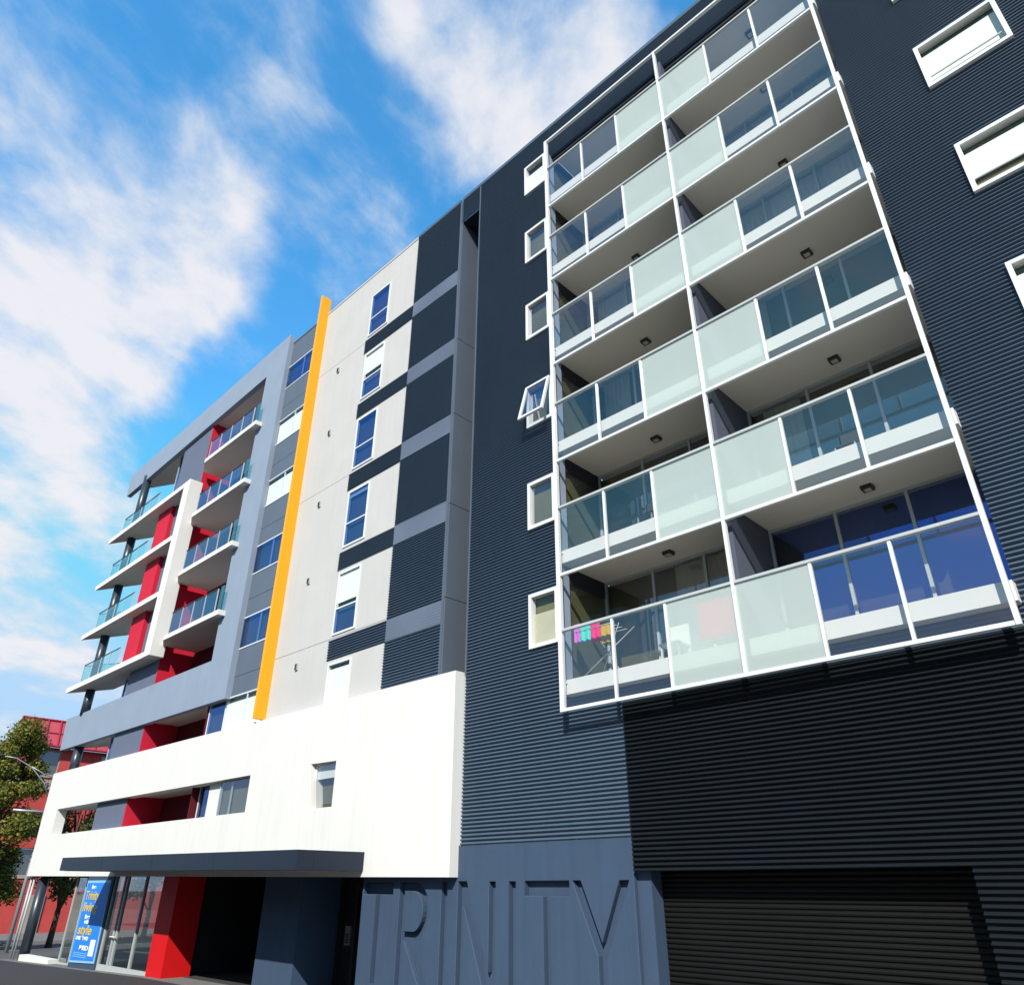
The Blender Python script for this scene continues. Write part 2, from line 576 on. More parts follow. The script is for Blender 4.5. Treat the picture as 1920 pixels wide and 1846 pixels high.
def rib_rows(z0, z1, amp=AMP):
    k = math.floor(z0 / RIB)
    rows = []
    while k * RIB < z1 + RIB:
        for ph, a in PROFILE:
            rows.append(((k + ph) * RIB, a * amp))
        k += 1
    out_ = []
    for (za, aa), (zb, ab) in zip(rows, rows[1:]):
        for z in (z0, z1):
            if za < z < zb:
                t = (z - za) / (zb - za)
                out_.append((z, aa + (ab - aa) * t))
        if z0 <= za <= z1:
            out_.append((za, aa))
    return sorted(set(out_))


def corrugated(x0, x1, z0, z1, y, holes=(), amp=AMP):
    """horizontally corrugated sheet, ribs standing proud of plane y, with holes cut out"""
    xs, brk = [x0, x1], [z0, z1]
    for a, b, c, d in holes:
        xs += [a, b]
        brk += [c, d]
    nseg = max(1, int((x1 - x0) / 0.85))
    xs += [x0 + (x1 - x0) * q / nseg for q in range(nseg + 1)]
    xs = sorted({round(min(max(x, x0), x1), 4) for x in xs})
    brk = sorted({round(min(max(z, z0), z1), 4) for z in brk})
    rows = []
    for a, b in zip(brk, brk[1:]):
        rows += rib_rows(a, b, amp)
    rows = sorted({(round(z, 5), round(a, 5)) for z, a in rows})
    m = MB()
    nx = len(xs)
    for z, a in rows:
        for x in xs:
            m.v.append((x, y - a + .0035 * math.sin(x * 4.1 + z * .9) * math.sin(z * 1.7 + x * 1.3), z))
    for j in range(len(rows) - 1):
        cz = (rows[j][0] + rows[j + 1][0]) / 2
        if rows[j + 1][0] - rows[j][0] < 1e-5:
            continue
        for i in range(nx - 1):
            cx = (xs[i] + xs[i + 1]) / 2
            if any(a < cx < b and c < cz < d for a, b, c, d in holes):
                continue
            p = j * nx + i
            m.f.append((p, p + 1, p + nx + 1, p + nx))
    return m


def cut_panel(outer, holes, y_front, depth, name, m, parent):
    """flat panel in elevation (x, z) with holes of any shape, filled by a 2D curve"""
    cu = bpy.data.curves.new(name, 'CURVE')
    cu.dimensions = '2D'
    cu.fill_mode = 'BOTH'
    cu.extrude = depth / 2
    for loop in [outer] + holes:
        sp = cu.splines.new('POLY')
        sp.points.add(len(loop) - 1)
        for p, (x, z) in zip(sp.points, loop):
            p.co = (x, z, 0, 1)
        sp.use_cyclic_u = True
    tmp = bpy.data.objects.new('tmp_curve', cu)
    COL.objects.link(tmp)
    dg = bpy.context.evaluated_depsgraph_get()
    me = bpy.data.meshes.new_from_object(tmp.evaluated_get(dg))
    bpy.data.objects.remove(tmp)
    bpy.data.curves.remove(cu)
    me.transform(Matrix.Translation((0, y_front + depth / 2, 0)) @ Matrix.Rotation(math.pi / 2, 4, 'X'))
    bm = bmesh.new()
    bm.from_mesh(me)
    bmesh.ops.remove_doubles(bm, verts=bm.verts, dist=1e-5)
    bmesh.ops.recalc_face_normals(bm, faces=bm.faces)
    bm.to_mesh(me)
    bm.free()
    me.name = name
    me.materials.clear()
    me.materials.append(MATS[m])
    for p in me.polygons:
        p.use_smooth = False
    return link(name, me, parent)


def text_mesh(body, x, z, h, y, name, m, parent, depth=0.006, shear=0.0, width=None):
    cu = bpy.data.curves.new(name, 'FONT')
    cu.body = body
    cu.size = h * 1.4
    cu.extrude = depth / 2
    cu.shear = shear
    cu.offset = 0.008
    tmp = bpy.data.objects.new('tmp_text', cu)
    COL.objects.link(tmp)
    dg = bpy.context.evaluated_depsgraph_get()
    me = bpy.data.meshes.new_from_object(tmp.evaluated_get(dg))
    bpy.data.objects.remove(tmp)
    bpy.data.curves.remove(cu)
    if width:
        w = max(v.co.x for v in me.vertices) - min(v.co.x for v in me.vertices)
        me.transform(Matrix.Scale(width / w, 4, (1, 0, 0)))
    me.transform(Matrix.Translation((x, y, z)) @ Matrix.Rotation(math.pi / 2, 4, 'X'))
    me.materials.clear()
    me.materials.append(MATS[m])
    me.name = name
    return link(name, me, parent)


# ------------------------------------------------------------------ ground
def gz(x):
    return 0.0 if x > -27 else max(-0.020 * (-27 - x), -0.62)


def sheet(name, xs, y0, y1, dz, m, zf=gz):
    mb = MB()
    for a, b in zip(xs, xs[1:]):
        mb.quad((a, y0, zf(a) + dz), (b, y0, zf(b) + dz), (b, y1, zf(b) + dz), (a, y1, zf(a) + dz))
    o = mb.build(name, m, weld=True, fix=False)
    o['kind'] = 'structure'
    return o


sheet('ground', [-900, -58, -27, 900], -900, 900, 0.0, 'road_asphalt')
# asphalt footpath along the building, its edge and the kerb to the street
sheet('footpath', [-46.0, -27, -14.0], 2.6, 11.55, 0.004, 'asphalt')
sheet('bounce_pavement', [-14.0, 60], -6.0, 12.4, 0.006, 'concrete')  # unseen pale paving added to bounce light up onto the soffits
sheet('threshold', [-42.6, -27, -16.6], 11.55, 12.5, 0.008, 'kerb_stone')
sheet('driveway', [-34, -27, -16.6], 12.5, 19.0, 0.008, 'asphalt')
# footpath and kerb across the side street
far = MB()
far.plan([(-60.5, -30), (-56.6, 60), (-140, 60), (-140, -30)], -0.75, -0.47)
fo = far.build('far_footpath', 'kerb_stone')
fo['kind'] = 'structure'
ln = MB()
for k in range(7):
    y = 2 + k * 5.0
    x = -52.2 + y * 0.043
    ln.quad((x, y, gz(x) + 0.008), (x + 0.13, y, gz(x) + 0.008), (x + 0.27, y + 3.0, gz(x) + 0.010), (x + 0.14, y + 3.0, gz(x) + 0.010))
lo_ = ln.build('road_marking', 'line_paint')
lo_['kind'] = 'structure'

# ------------------------------------------------------------------ the apartment building
YW = 12.07
B = thing('apartment_building', 'tall apartment block with dark corrugated cladding, white screened balconies and red loggias', 'building', (-20, 12.0, 0))
FH = 2.93

# ---- corrugated wall with the balcony recess and its windows
small_win = [7.20 + 2.965 * k for k in range(6)]
right_win = [10.24 + 2.94 * k for k in range(5)]
SWX, RWX = (-11.06, -10.17), (-0.35, 1.09)
holes = [(-9.93, -1.70, 5.98, 22.86)] + [(SWX[0] + .03, SWX[1] - .03, z + .03, z + 1.26) for z in small_win] + [(RWX[0] + .03, RWX[1] - .03, z + .03, z + 1.2) for z in right_win]
holes.append((-8.60, 12.0, 3.0, 5.62))
corrugated(-13.22, 12.0, 3.28, 24.38, YW, holes).build('corrugated_wall', 'navy_steel', B, fix=False)
MB().box(-14.13, 12.0, YW - 0.05, YW + 0.4, 24.38, 24.52).build('parapet_cap', 'navy_steel', B)
MB().box(-13.245, -13.195, YW - 0.045, YW + 0.02, 7.0, 24.375).build('corner_trim', 'duct_panel', B)
# black lower cladding with the garage opening
GX0, GX1, GZ = -8.62, -3.20, 2.72
o = corrugated(GX0, 12.0, 0.0, 5.62, YW - 0.035, [(GX0 - 1, GX1, -1, GZ)]).build('lower_cladding', 'black_steel', B, fix=False)
MB().box(GX0, 12.0, YW - 0.066, YW + 0.02, 5.62, 5.66).build('flashing', 'black_steel', B)
MB().box(GX0 + .01, GX1 + .08, YW - 0.03, YW + 0.6, GZ - 0.002, GZ + 0.10).build('lintel', 'black_steel', B)
MB().box(GX1 - .002, GX1 + .08, YW - 0.03, YW + 0.5, 0.0, GZ - 0.004).build('door_jamb', 'black_steel', B)
# roller shutter, every curtain slat its own
sh = MB().box(GX0 + .2, GX1 + .05, YW + 0.44, YW + 0.46, 0.0, GZ + .05).build('roller_shutter', 'shutter_steel', B)
sl = MB()
sl.v, sl.f = [], []
prof = [(0.0, 0.0), (-0.018, 0.018), (-0.022, 0.040), (-0.014, 0.062), (0.0, 0.074)]
for q, (yy, zz) in enumerate(prof):
    sl.v += [(GX0 + .27, yy, zz), (GX1 - .002, yy, zz)]
sl.f = [(2 * q, 2 * q + 1, 2 * q + 3, 2 * q + 2) for q in range(len(prof) - 1)]
slme = sl.mesh('slat', 'shutter_steel', fix=False)
k = 0
while 0.06 + k * 0.078 < GZ - 0.02:
    link('slat', slme, sh, (0, YW + 0.40, 0.06 + k * 0.078))
    k += 1

# ---- plinth with the engraved name
TOP, BOT, ST = 2.58, 0.55, 0.19


def rect(a, b, c, d):
    return [(a, c), (b, c), (b, d), (a, d)]


def tee(a, b, s0):
    return [(a, TOP), (b, TOP), (b, TOP - .26), (s0 + ST, TOP - .26), (s0 + ST, BOT), (s0, BOT), (s0, TOP - .26), (a, TOP - .26)]


bowl = [(-14.72 + .52 * math.cos(t), 2.0 + .58 * math.sin(t)) for t in [math.pi / 2 - math.pi * q / 16 for q in range(17)]]
R_out = [(-15.26, BOT), (-15.26, TOP)] + bowl[:-1] + [(-14.72, 1.42), (-14.12, BOT), (-14.40, BOT), (-15.00, 1.42), (-15.07, 1.42), (-15.07, BOT)]
R_in = [(-15.07, 1.60), (-15.07, 2.40)] + [(-14.74 + .34 * math.cos(t), 2.0 + .40 * math.sin(t)) for t in [math.pi / 2 - math.pi * q / 12 for q in range(13)]]
N_ = [(-13.27, BOT), (-13.27, TOP), (-13.0, TOP), (-12.32, .99), (-12.32, TOP), (-12.13, TOP), (-12.13, BOT), (-12.40, BOT), (-13.08, 2.14), (-13.08, BOT)]
Y_ = [(-10.08, TOP), (-9.88, TOP), (-9.44, 1.60), (-8.99, TOP), (-8.77, TOP), (-9.34, 1.40), (-9.34, BOT), (-9.54, BOT), (-9.54, 1.40)]
pl = cut_panel([(-16.70, -0.05), (-8.66, -0.05), (-8.66, 3.28), (-16.70, 3.28)],
               [tee(-16.65, -15.50, -16.15), R_out, R_in, rect(-13.80, -13.61, BOT, TOP), N_, rect(-11.75, -11.56, BOT, TOP), tee(-11.31, -10.16, -10.83), Y_],
               YW - 0.02, 0.125, 'name_plinth', 'slate_render', B)
bev(pl, .016, 1)
pl['label'] = 'blue grey plinth engraved TRINITY'
MB().box(-16.69, -8.67, YW + 0.106, YW + 0.3, -0.05, 3.27).build('plinth_backing', 'slate_render', B)
MB().box(-8.665, -8.36, YW + 0.08, YW + 0.6, -0.05, 2.80).build('garage_reveal', 'slate_render', B)


# ---- windows
def window_set(x0, x1, z0, z1, y, parent, proud=0.07, glassm='window_glass', blind=None, frame='white_metal', w=0.06, transom=None, mull=(), back=0.10, blindm='blind', room=True):
    """frame ring (part) > pane, blind, room (sub-parts); y is the plane of the wall face"""
    m = MB().ring(x0, x1, z0, z1, w, y - proud, y + back * .6)
    f = m.build('window', frame, parent)
    cols = [x0 + w] + [a for a in mull] + [x1 - w]
    rows = [z0 + w] + ([transom] if transom else []) + [z1 - w]
    for a in mull:
        MB().box(a - .022, a + .022, y - proud + .012, y + .03, z0 + w, z1 - w).build('mullion', frame, f)
    if transom:
        MB().box(x0 + w, x1 - w, y - proud + .010, y + .032, transom - .022, transom + .022).build('transom', frame, f)
    for i in range(len(cols) - 1):
        for j in range(len(rows) - 1):
            a, b, c, d = cols[i], cols[i + 1], rows[j], rows[j + 1]
            yy = y - 0.012 + random.uniform(-.002, .002)
            tl = random.uniform(-.004, .004)
            lit = blind and min(d, blind[1]) - max(c, blind[0]) > .5 * (d - c)
            MB().quad((a, yy, c), (b, yy + tl, c), (b, yy + tl * .5, d), (a, yy, d)).build('pane', 'plain_glass' if lit else glassm, f, fix=False)
    if blind:
        bz0, bz1 = blind
        MB().box(x0 + w, x1 - w, y + .03, y + .035, bz0, bz1).build('blind', blindm, f)
    if room:
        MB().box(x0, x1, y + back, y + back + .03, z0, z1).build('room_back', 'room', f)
    return f


for k, z in enumerate(small_win):
    bl = {0: (z + .06, z + .82), 5: (z + .06, z + .95)}.get(k)
    f = window_set(SWX[0], SWX[1], z, z + 1.29, YW, B, proud=0.10, blind=bl, w=0.085, blindm='curtain' if k == 0 else 'blind')
    if k == 2:         # awning sash pushed open at the bottom
        ang = math.radians(15)
        a = MB().ring(SWX[0] + .02, SWX[1] - .02, -1.22, 0.0, .07, -0.03, 0.03)
        b = MB().quad((SWX[0] + .08, 0, -1.14), (SWX[1] - .08, 0, -1.14), (SWX[1] - .08, 0, -.06), (SWX[0] + .08, 0, -.06))
        for mm, nm, mt in ((a, 'open_sash', 'white_metal'), (b, 'sash_pane', 'window_glass')):
            mm.v = [(x, y * math.cos(ang) + zz * math.sin(ang), zz * math.cos(ang) - y * math.sin(ang)) for x, y, zz in mm.v]
            mm.v = [(x, YW - 0.13 + y, z + 1.26 + zz) for x, y, zz in mm.v]
            mm.build(nm, mt, f)
for k, z in enumerate(right_win):
    bl = {2: (z + .06, z + 1.02), 1: (z + .38, z + 1.02)}.get(k, (z + .2, z + 1.0))
    window_set(RWX[0], RWX[1], z, z + 1.24, YW, B, proud=0.12, blind=bl, w=0.075, glassm='window_glass')
    f = bpy.data.objects[[o.name for o in COL.objects if o.name.startswith('window')][-1]]
    MB().box(RWX[0] + .09, RWX[1] - .09, YW - .06, YW - .03, z + .30, z + .325).build('transom', 'alu_frame', f)

# ---- white steel screen and the balconies behind it
YF = 11.70
BAR = [5.64 + FH * k for k in range(7)]
XL, XM, XR = -9.87, -5.79, -1.75
MX = [-8.51, -7.24, -4.37, -3.08]
for nm, x, w in (('screen_post', XL, .05), ('screen_post', XM, .032), ('screen_post', XR, .036)):
    bev(MB().box(x - w, x + w, YF - .05, YF + .05, BAR[0] - .04, BAR[6] + .04).build(nm, 'white_metal', B), .006)
bev(MB().box(XL + .05, XR - .036, YF - .045, YF + .045, BAR[6] - .035, BAR[6] + .035).build('screen_top_rail', 'white_metal', B), .006)
for k in range(6):      # brackets tying the screen back to the wall
    for x in (XL, XR):
        MB().box(x - .02, x + .02, YF + .051, YW - .001, BAR[k] + .56, BAR[k] + .60).build('screen_bracket', 'white_metal', B)
YB = 13.45


def pane_box(a, b, c, d, y, name, m, parent):
    return MB().quad((a, y, c), (b, y, c), (b, y, d), (a, y, d)).build(name, m, parent, fix=False)


for k in range(6):
    zs = 5.98 + FH * k                 # underside of this balcony's slab
    zt = zs + 0.30
    zc = zs + FH if k < 5 else 22.98   # underside of the slab above
    zb, zr = BAR[k], BAR[k] + 1.655
    for side in (0, 1):
        x0, x1 = ((-9.945, -5.86), (-5.72, -1.69))[side]
        base = MB().box(x0, x1, 11.84, YB + .3, zs, zt).build('balcony', 'white_slab', B)
        MB().box(x0 + .01, x1 - .01, 11.86, YB + .29, zs - .012, zs - .001).build('soffit', 'soffit', base)
        fx0, fx1 = ((XL + .05, XM - .032), (XM + .032, XR - .036))[side]
        bev(MB().box(fx0, fx1, YF - .035, YF + .035, zb - .035, zb + .030).build('bottom_rail', 'white_metal', base), .005)
        bev(MB().box(fx0, fx1, YF - .045, YF + .045, zr - .028, zr + .028).build('handrail', 'alu_frame', base), .005)
        ms = MX[:2] if side == 0 else MX[2:]
        posts = [fx0] + ms + [fx1]
        for a in ms:
            MB().box(a - .027, a + .027, YF - .03, YF + .03, zb + .030, zr - .028).build('mullion', 'white_metal', base)
        for i in range(3):
            a, b = posts[i] + (.027 if i else 0), posts[i + 1] - (.027 if i < 2 else 0)
            fro = (side == 0 and i == 2) or (side == 1 and i == 0)
            yy = YF - .008 + random.uniform(-.003, .003)
            pane_box(a, b, zb + .030, zr - .028, yy, 'frosted_pane' if fro else 'clear_pane', 'frosted_glass' if fro else 'clear_glass', base)
        # glazed back wall of the balcony
        h0, h1 = zt + .01, zc - .02
        dr = MB().ring(x0 - .02, x1 + .02, h0 - .015, h1 + .02, .07, YB, YB + .07).build('sliding_door', 'alu_frame', base)
        n = 3
        ex = [x0 + .05 + (x1 - x0 - .10) * q / n for q in range(n + 1)]
        for q in range(1, n):
            MB().box(ex[q] - .03, ex[q] + .03, YB - .012, YB + .06, h0 + .05, h1 - .05).build('door_stile', 'alu_frame', base)
        for q in range(n):
            pane_box(ex[q], ex[q + 1], h0 + .05, h1 - .05, YB + .02 + .006 * (q % 2), 'door_pane', 'painted_reflection_glass' if (side == 1 and k == 0) else 'window_glass', base)
        # curtains drawn to different widths behind the glass
        rnd = random.Random(k * 2 + side)
        cw = rnd.choice([0.0, 0.9, 1.3, 2.0, 0.6])
        if k >= 3:
            cw = 3.6
        if side == 1 and k == 0:
            cw = 0.0
        if cw:
            cb = MB()
            cx = x0 + .3 if rnd.random() < .6 else x1 - .2 - cw
            nn = int(cw / .07)
            for q in range(nn):
                ya, yb = YB + .14 + .02 * (q % 2), YB + .14 + .02 * ((q + 1) % 2)
                cb.quad((cx + q * .07, ya, h0 + .05), (cx + q * .07 + .07, yb, h0 + .05), (cx + q * .07 + .07, yb, h1 - .06), (cx + q * .07, ya, h1 - .06))
            cb.build('curtain', 'blind' if k >= 3 else 'curtain', base, weld=True, fix=False)
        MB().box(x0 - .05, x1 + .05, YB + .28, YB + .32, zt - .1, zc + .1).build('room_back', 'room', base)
        lx, ly = (-7.78, -3.52)[side], 12.92
        lt = MB().box(lx - .10, lx + .10, ly - .10, ly + .10, zc - .085, zc - .013).build('ceiling_light', 'lamp_dark', base)
        MB().box(lx - .06, lx + .06, ly - .06, ly + .06, zc - .090, zc - .0855).build('light_lens', 'lamp_lens', base)
        if side == 0:      # left cheek of the recess: jamb, side window, header with its shade painted dark
            MB().box(-9.99, -9.93, 11.80, 12.12, zt, zc - .013).build('jamb', 'frame_grey', base)
            MB().box(-9.99, -9.93, 12.121, YB, zc - .40, zc - .013).build('side_beam', 'shade_and_gap_dark', base)
            pane_y = MB().quad((-9.94, 12.12, zt), (-9.94, YB + .25, zt), (-9.94, YB + .25, zc - .40), (-9.94, 12.12, zc - .40))
            pane_y.build('side_pane', 'window_glass', base, fix=False)
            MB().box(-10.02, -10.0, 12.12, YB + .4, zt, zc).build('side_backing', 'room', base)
# party wall between the two balcony stacks
MB().box(-5.855, -5.725, YF + .16, YB + .3, 5.985, 22.97).build('party_wall', 'divider', B)
MB().box(-9.93, -1.70, 12.21, YB + .3, 22.99, 23.2).build('recess_ceiling', 'soffit', B)
MB().box(-9.93, -1.70, 12.06, 12.2, 22.75, 22.985).build('recess_header', 'shade_and_gap_dark', B)

# ---- slot between the two wall fields
SX0, SX1 = -14.11, -13.22
for a, b in ((7.0, 9.24), (9.26, 12.04), (12.06, 15.11), (15.13, 18.00), (18.02, 23.24)):
    MB().box(SX0 - .06, SX0, YW - .03, 12.95, a, b).build('side_panel', 'duct_panel', B)
MB().box(SX0, SX1 + .03, 12.95, 13.0, 6.5, 23.26).build('slot_back', 'shade_and_gap_dark', B)  # the slot's shade is put into this dark back and its soffit
corrugated(SX0 + .002, SX1 - .03, 23.26, 24.38, YW).build('slot_header', 'navy_steel', B, fix=False)
MB().box(SX0, SX1 - .02, YW + .002, 12.94, 23.24, 23.30).build('slot_soffit', 'shade_and_gap_dark', B)

# ---- dark corrugated field with smooth bands
DX0, DX1 = -16.65, -14.25
corrugated(DX0, DX1, 6.8, 24.38, YW).build('corrugated_wall', 'navy_steel', B, fix=False)
MB().box(DX0, DX1, YW - .05, YW + .4, 24.38, 24.52).build('parapet_cap', 'navy_steel', B)
MB().box(DX1, SX0 - .061, YW - .04, YW + .1, 6.8, 24.378).build('edge_trim', 'duct_panel', B)
for k in range(5):
    z = 8.545 + 2.965 * k
    MB().box(DX0 + .03, DX1, YW - .045, YW + .0, z, z + .64).build('smooth_band', 'band_panel', B)

# ---- beige field: render panels with tall windows and ribbed strips
BX0, BX1, WX0, WX1 = -22.85, -16.66, -19.45, -18.24
wz = [6.36 + 2.965 * k for k in range(6)]        # window sills
strips = [8.54 + 2.965 * k for k in range(5)]
joints = [6.4, 9.24, 15.14, 20.99, 24.42]
for a, b in zip(joints, joints[1:]):
    hs_ = []
    for z in wz:
        if z < b and z + 2.08 > a:
            hs_.append((WX0, WX1, max(z, a), min(z + 2.08, b)))
    for z in strips:
        if z < b and z + .66 > a:
            hs_.append((-19.60, BX1 - .0, max(z, a), min(z + .66, b)))
    grid_wall([BX0, BX1], [a + .008, b - .008], hs_, YW, YW + .12).build('wall_panel', 'beige_render', B, weld=True)
MB().box(BX0, BX1, YW + .125, YW + .2, 6.4, 24.4).build('wall_backing', 'shade_and_gap_dark', B)
MB().box(BX0, BX1, YW - .02, YW + .4, 24.42, 24.50).build('parapet_cap', 'beige_render', B)
for z in strips:
    corrugated(-19.60, BX1, z, z + .66, YW + .03).build('ribbed_strip', 'navy_steel', B, fix=False)
blinds = {0: (0, 1.9), 1: (1.0, 2.02), 2: (1.8, 2.02), 3: None, 4: (1.1, 2.02), 5: None}
for k, z in enumerate(wz):
    bl = blinds[k]
    window_set(WX0, WX1, z, z + 2.08, YW, B, proud=0.03, w=0.06, transom=z + .86, glassm='blue_glass', frame='white_metal', back=.11,
               blind=(z + .05 + bl[0], z + bl[1]) if bl else None)
for z in (8.71, 11.65, 14.58, 17.62, 20.58):
    v = MB().box(-21.37, -21.23, YW - .05, YW - .001, z - .11, z + .11).build('wall_vent', 'alu_frame', B)
    for q in range(3):
        MB().box(-21.355, -21.245, YW - .065, YW - .051, z - .09 + q * .065, z - .05 + q * .065).build('louvre', 'lamp_dark', v)

# ---- orange fin
bev(MB().box(-22.95, -22.83, 11.66, YW + .05, 7.26, 25.28).build('fin', 'orange_metal', B), .006)

# ---- steel blue field with ribbon windows
GX = (-25.80, -22.96)
for k in range(6):
    zt_ = 8.42 + 2.93 * k
    bl = {0: (zt_ - 1.14, zt_ - .22), 3: (zt_ - 1.14, zt_ - .22), 4: (zt_ - 1.14, zt_ - .2)}.get(k)
    window_set(GX[0] + .06, GX[1], zt_ - 1.22, zt_, YW, B, proud=0.02, w=0.045, mull=(-24.36,), glassm='blue_glass', frame='white_metal', blind=bl)
    za, zb_ = zt_ + .004, (zt_ + 2.93 - 1.224 if k < 5 else 24.42)
    if k < 5:
        zj = (za + zb_) / 2 - .15
        for a, b in ((za, zj - .008), (zj + .008, zb_)):
            MB().box(GX[0], GX[1], YW, YW + .12, a, b).build('wall_panel', 'steel_blue', B)
    else:
        MB().box(GX[0], GX[1], YW, YW + .12, za, zb_).build('wall_panel', 'steel_blue', B)
MB().box(GX[0], GX[1], YW + .16, YW + .2, 6.4, 24.4).build('wall_backing', 'shade_and_gap_dark', B)
MB().box(GX[0], GX[1], YW - .02, YW + .4, 24.42, 24.50).build('parapet_cap', 'steel_blue', B)

# ---- big grey frame round the loggias
YG = 11.85
gf = MB().elev([(-25.58, 8.34), (-25.64, 24.86), (-43.70, 24.42), (-43.45, 22.98), (-27.36, 23.34), (-27.26, 10.0), (-42.95, 9.98), (-42.68, 8.44)], YG, YG + .24)
gf.build('grey_frame', 'frame_grey', B)
MB().plan([(-43.2, YG + .24), (-27.3, YG + .24), (-27.3, 13.5), (-40.4, 13.5)], 23.36, 23.6).build('roof_soffit', 'soffit', B)
MB().plan([(-42.5, YG + .24), (-26.0, YG + .24), (-26.0, 13.5), (-39.8, 13.5)], 8.52, 8.9).build('loggia_slab', 'soffit', B)
# grey wall panels between the loggias and the corner balconies
YM = 12.0
mz = [2.8, 5.9, 8.53, 11.75, 14.65, 17.55, 20.45, 23.34]
for a, b in zip(mz, mz[1:]):
    MB().box(-36.0, -32.84, YM, YM + .15, a + .006, b - .006).build('wall_panel', 'mid_grey', B)
MB().box(-35.98, -32.86, YM + .15, YM + .17, 2.8, 23.3).build('wall_backing', 'shade_and_gap_dark', B)
# red cheek of the loggias, its back wall and glazing
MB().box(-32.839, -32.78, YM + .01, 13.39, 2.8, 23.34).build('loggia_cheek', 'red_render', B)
MB().box(-32.85, -27.0, 13.4, 13.5, 2.8, 23.34).build('loggia_back', 'dark_red', B)  # darker red carries the shade at the back of the loggia
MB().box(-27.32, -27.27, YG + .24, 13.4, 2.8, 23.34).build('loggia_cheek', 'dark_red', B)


def rail(x0, x1, y, z0, z1, n, parent, gm='rail_glass', x_tilt=0.0):
    for q in range(n + 1):
        x = x0 + (x1 - x0) * q / n
        MB().box(x - .018, x + .018, y - .018, y + .018, z0, z1).build('rail_post', 'alu_frame', parent)
    for q in range(n):
        a, b = x0 + (x1 - x0) * q / n + .02, x0 + (x1 - x0) * (q + 1) / n - .02
        pane_box(a, b, z0 + .04, z1 - .03, y, 'rail_pane', gm, parent)
    MB().box(x0 - .02, x1 + .02, y - .022, y + .022, z1, z1 + .035).build('handrail', 'lamp_dark', parent)


for k in range(4):
    zb = 11.67 + 2.90 * k
    s = MB().plan([(-31.72, 11.55), (-26.85, 11.55), (-26.85, 11.845), (-27.262, 11.845), (-27.262, 13.39), (-32.55, 13.39), (-32.55, 11.90)], zb, zb + .20)
    so = s.build('loggia_balcony', 'white_slab', B)
    MB().plan([(-31.70, 11.58), (-27.29, 11.58), (-27.29, 13.37), (-32.53, 13.37), (-32.53, 11.92)], zb - .010, zb - .001).build('soffit', 'soffit', so)
    rail(-31.62, -27.45, 11.66, zb + .20, zb + 1.20, 4, so)
    MB().box(-27.20, -26.92, 11.64, 11.68, zb + .20, zb + 1.22).build('end_pane', 'green_glass', so)
    dr = MB().ring(-31.2, -28.0, zb + .21, zb + 2.5, .06, 13.34, 13.40).build('sliding_door', 'alu_frame', so)
    pane_box(-31.14, -28.06, zb + .27, zb + 2.44, 13.37, 'door_pane', 'blue_glass', so)
# white E-shaped frame and corner balconies
YL = 11.36
XC = -32.45
bev(MB().box(XC - .62, XC, YL, YM - .002, 11.15, 19.72).build('corner_frame_post', 'white_slab', B), .02)
for k in range(4):
    zt = 11.42 + 2.765 * k
    s = MB().plan([(-42.62, YL), (XC - .621, YL), (XC - .621, YM - .004), (-36.02, YM - .004), (-36.02, 12.72), (-39.9, 12.72)], zt - .27, zt - .02)
    so = s.build('corner_balcony', 'white_slab', B)
    MB().plan([(-42.45, YL + .05), (XC - .66, YL + .05), (XC - .66, YM - .01), (-36.04, YM - .01), (-36.04, 12.70), (-39.9, 12.70)], zt - .282, zt - .271).build('soffit', 'soffit', so)
    rail(-41.6, -37.0, 11.62, zt, zt + 1.0, 4, so, gm='green_glass')
    # rail along the splayed end
    p, q = Vector((-41.65, 11.64, 0)), Vector((-39.75, 12.66, 0))
    MB().quad((p.x, p.y, zt), (q.x, q.y, zt), (q.x, q.y, zt + .97), (p.x, p.y, zt + .97)).build('rail_pane', 'green_glass', so, fix=False)
    MB().tube([(p.x, p.y, zt + 1.0), (q.x, q.y, zt + 1.0)], .02, 8).build('handrail', 'lamp_dark', so)
    # red wall, window strip beside it
    if k < 3:
        h0, h1 = zt, zt + 2.765 - .29
        MB().box(-36.85, -35.28, 11.80, 12.60, h0, h1).build('red_wall', 'red_render', so)
# glazed corner rooms above and below the red walls
for a, b in ((19.70, 23.35), (8.9, 11.13), (5.9, 8.5)):
    f = MB().ring(-37.30, -36.03, a, b, .06, 12.30, 12.38).build('window', 'alu_frame', B)
    pane_box(-37.24, -36.09, a + .06, b - .06, 12.33, 'pane', 'blue_glass', f)
    MB().box(-37.28, -36.03, 12.60, 12.63, a, b).build('room_back', 'room', f)
# round columns at the corner
for a, b in ((-0.4, 2.80), (7.0, 8.45), (9.9, 11.14), (11.40, 13.91), (14.17, 16.68), (16.94, 19.44), (19.70, 23.37)):
    m = MB().tube([(-40.85, 11.98 if a > 8 else 12.15, a), (-40.85, 11.98 if a > 8 else 12.15, b)], .21, 24)
    m.build('round_column', 'column_paint', B, smooth=False)
    for p in bpy.data.objects[COL.objects[-1].name].data.polygons:
        p.use_smooth = len(p.vertices) == 4

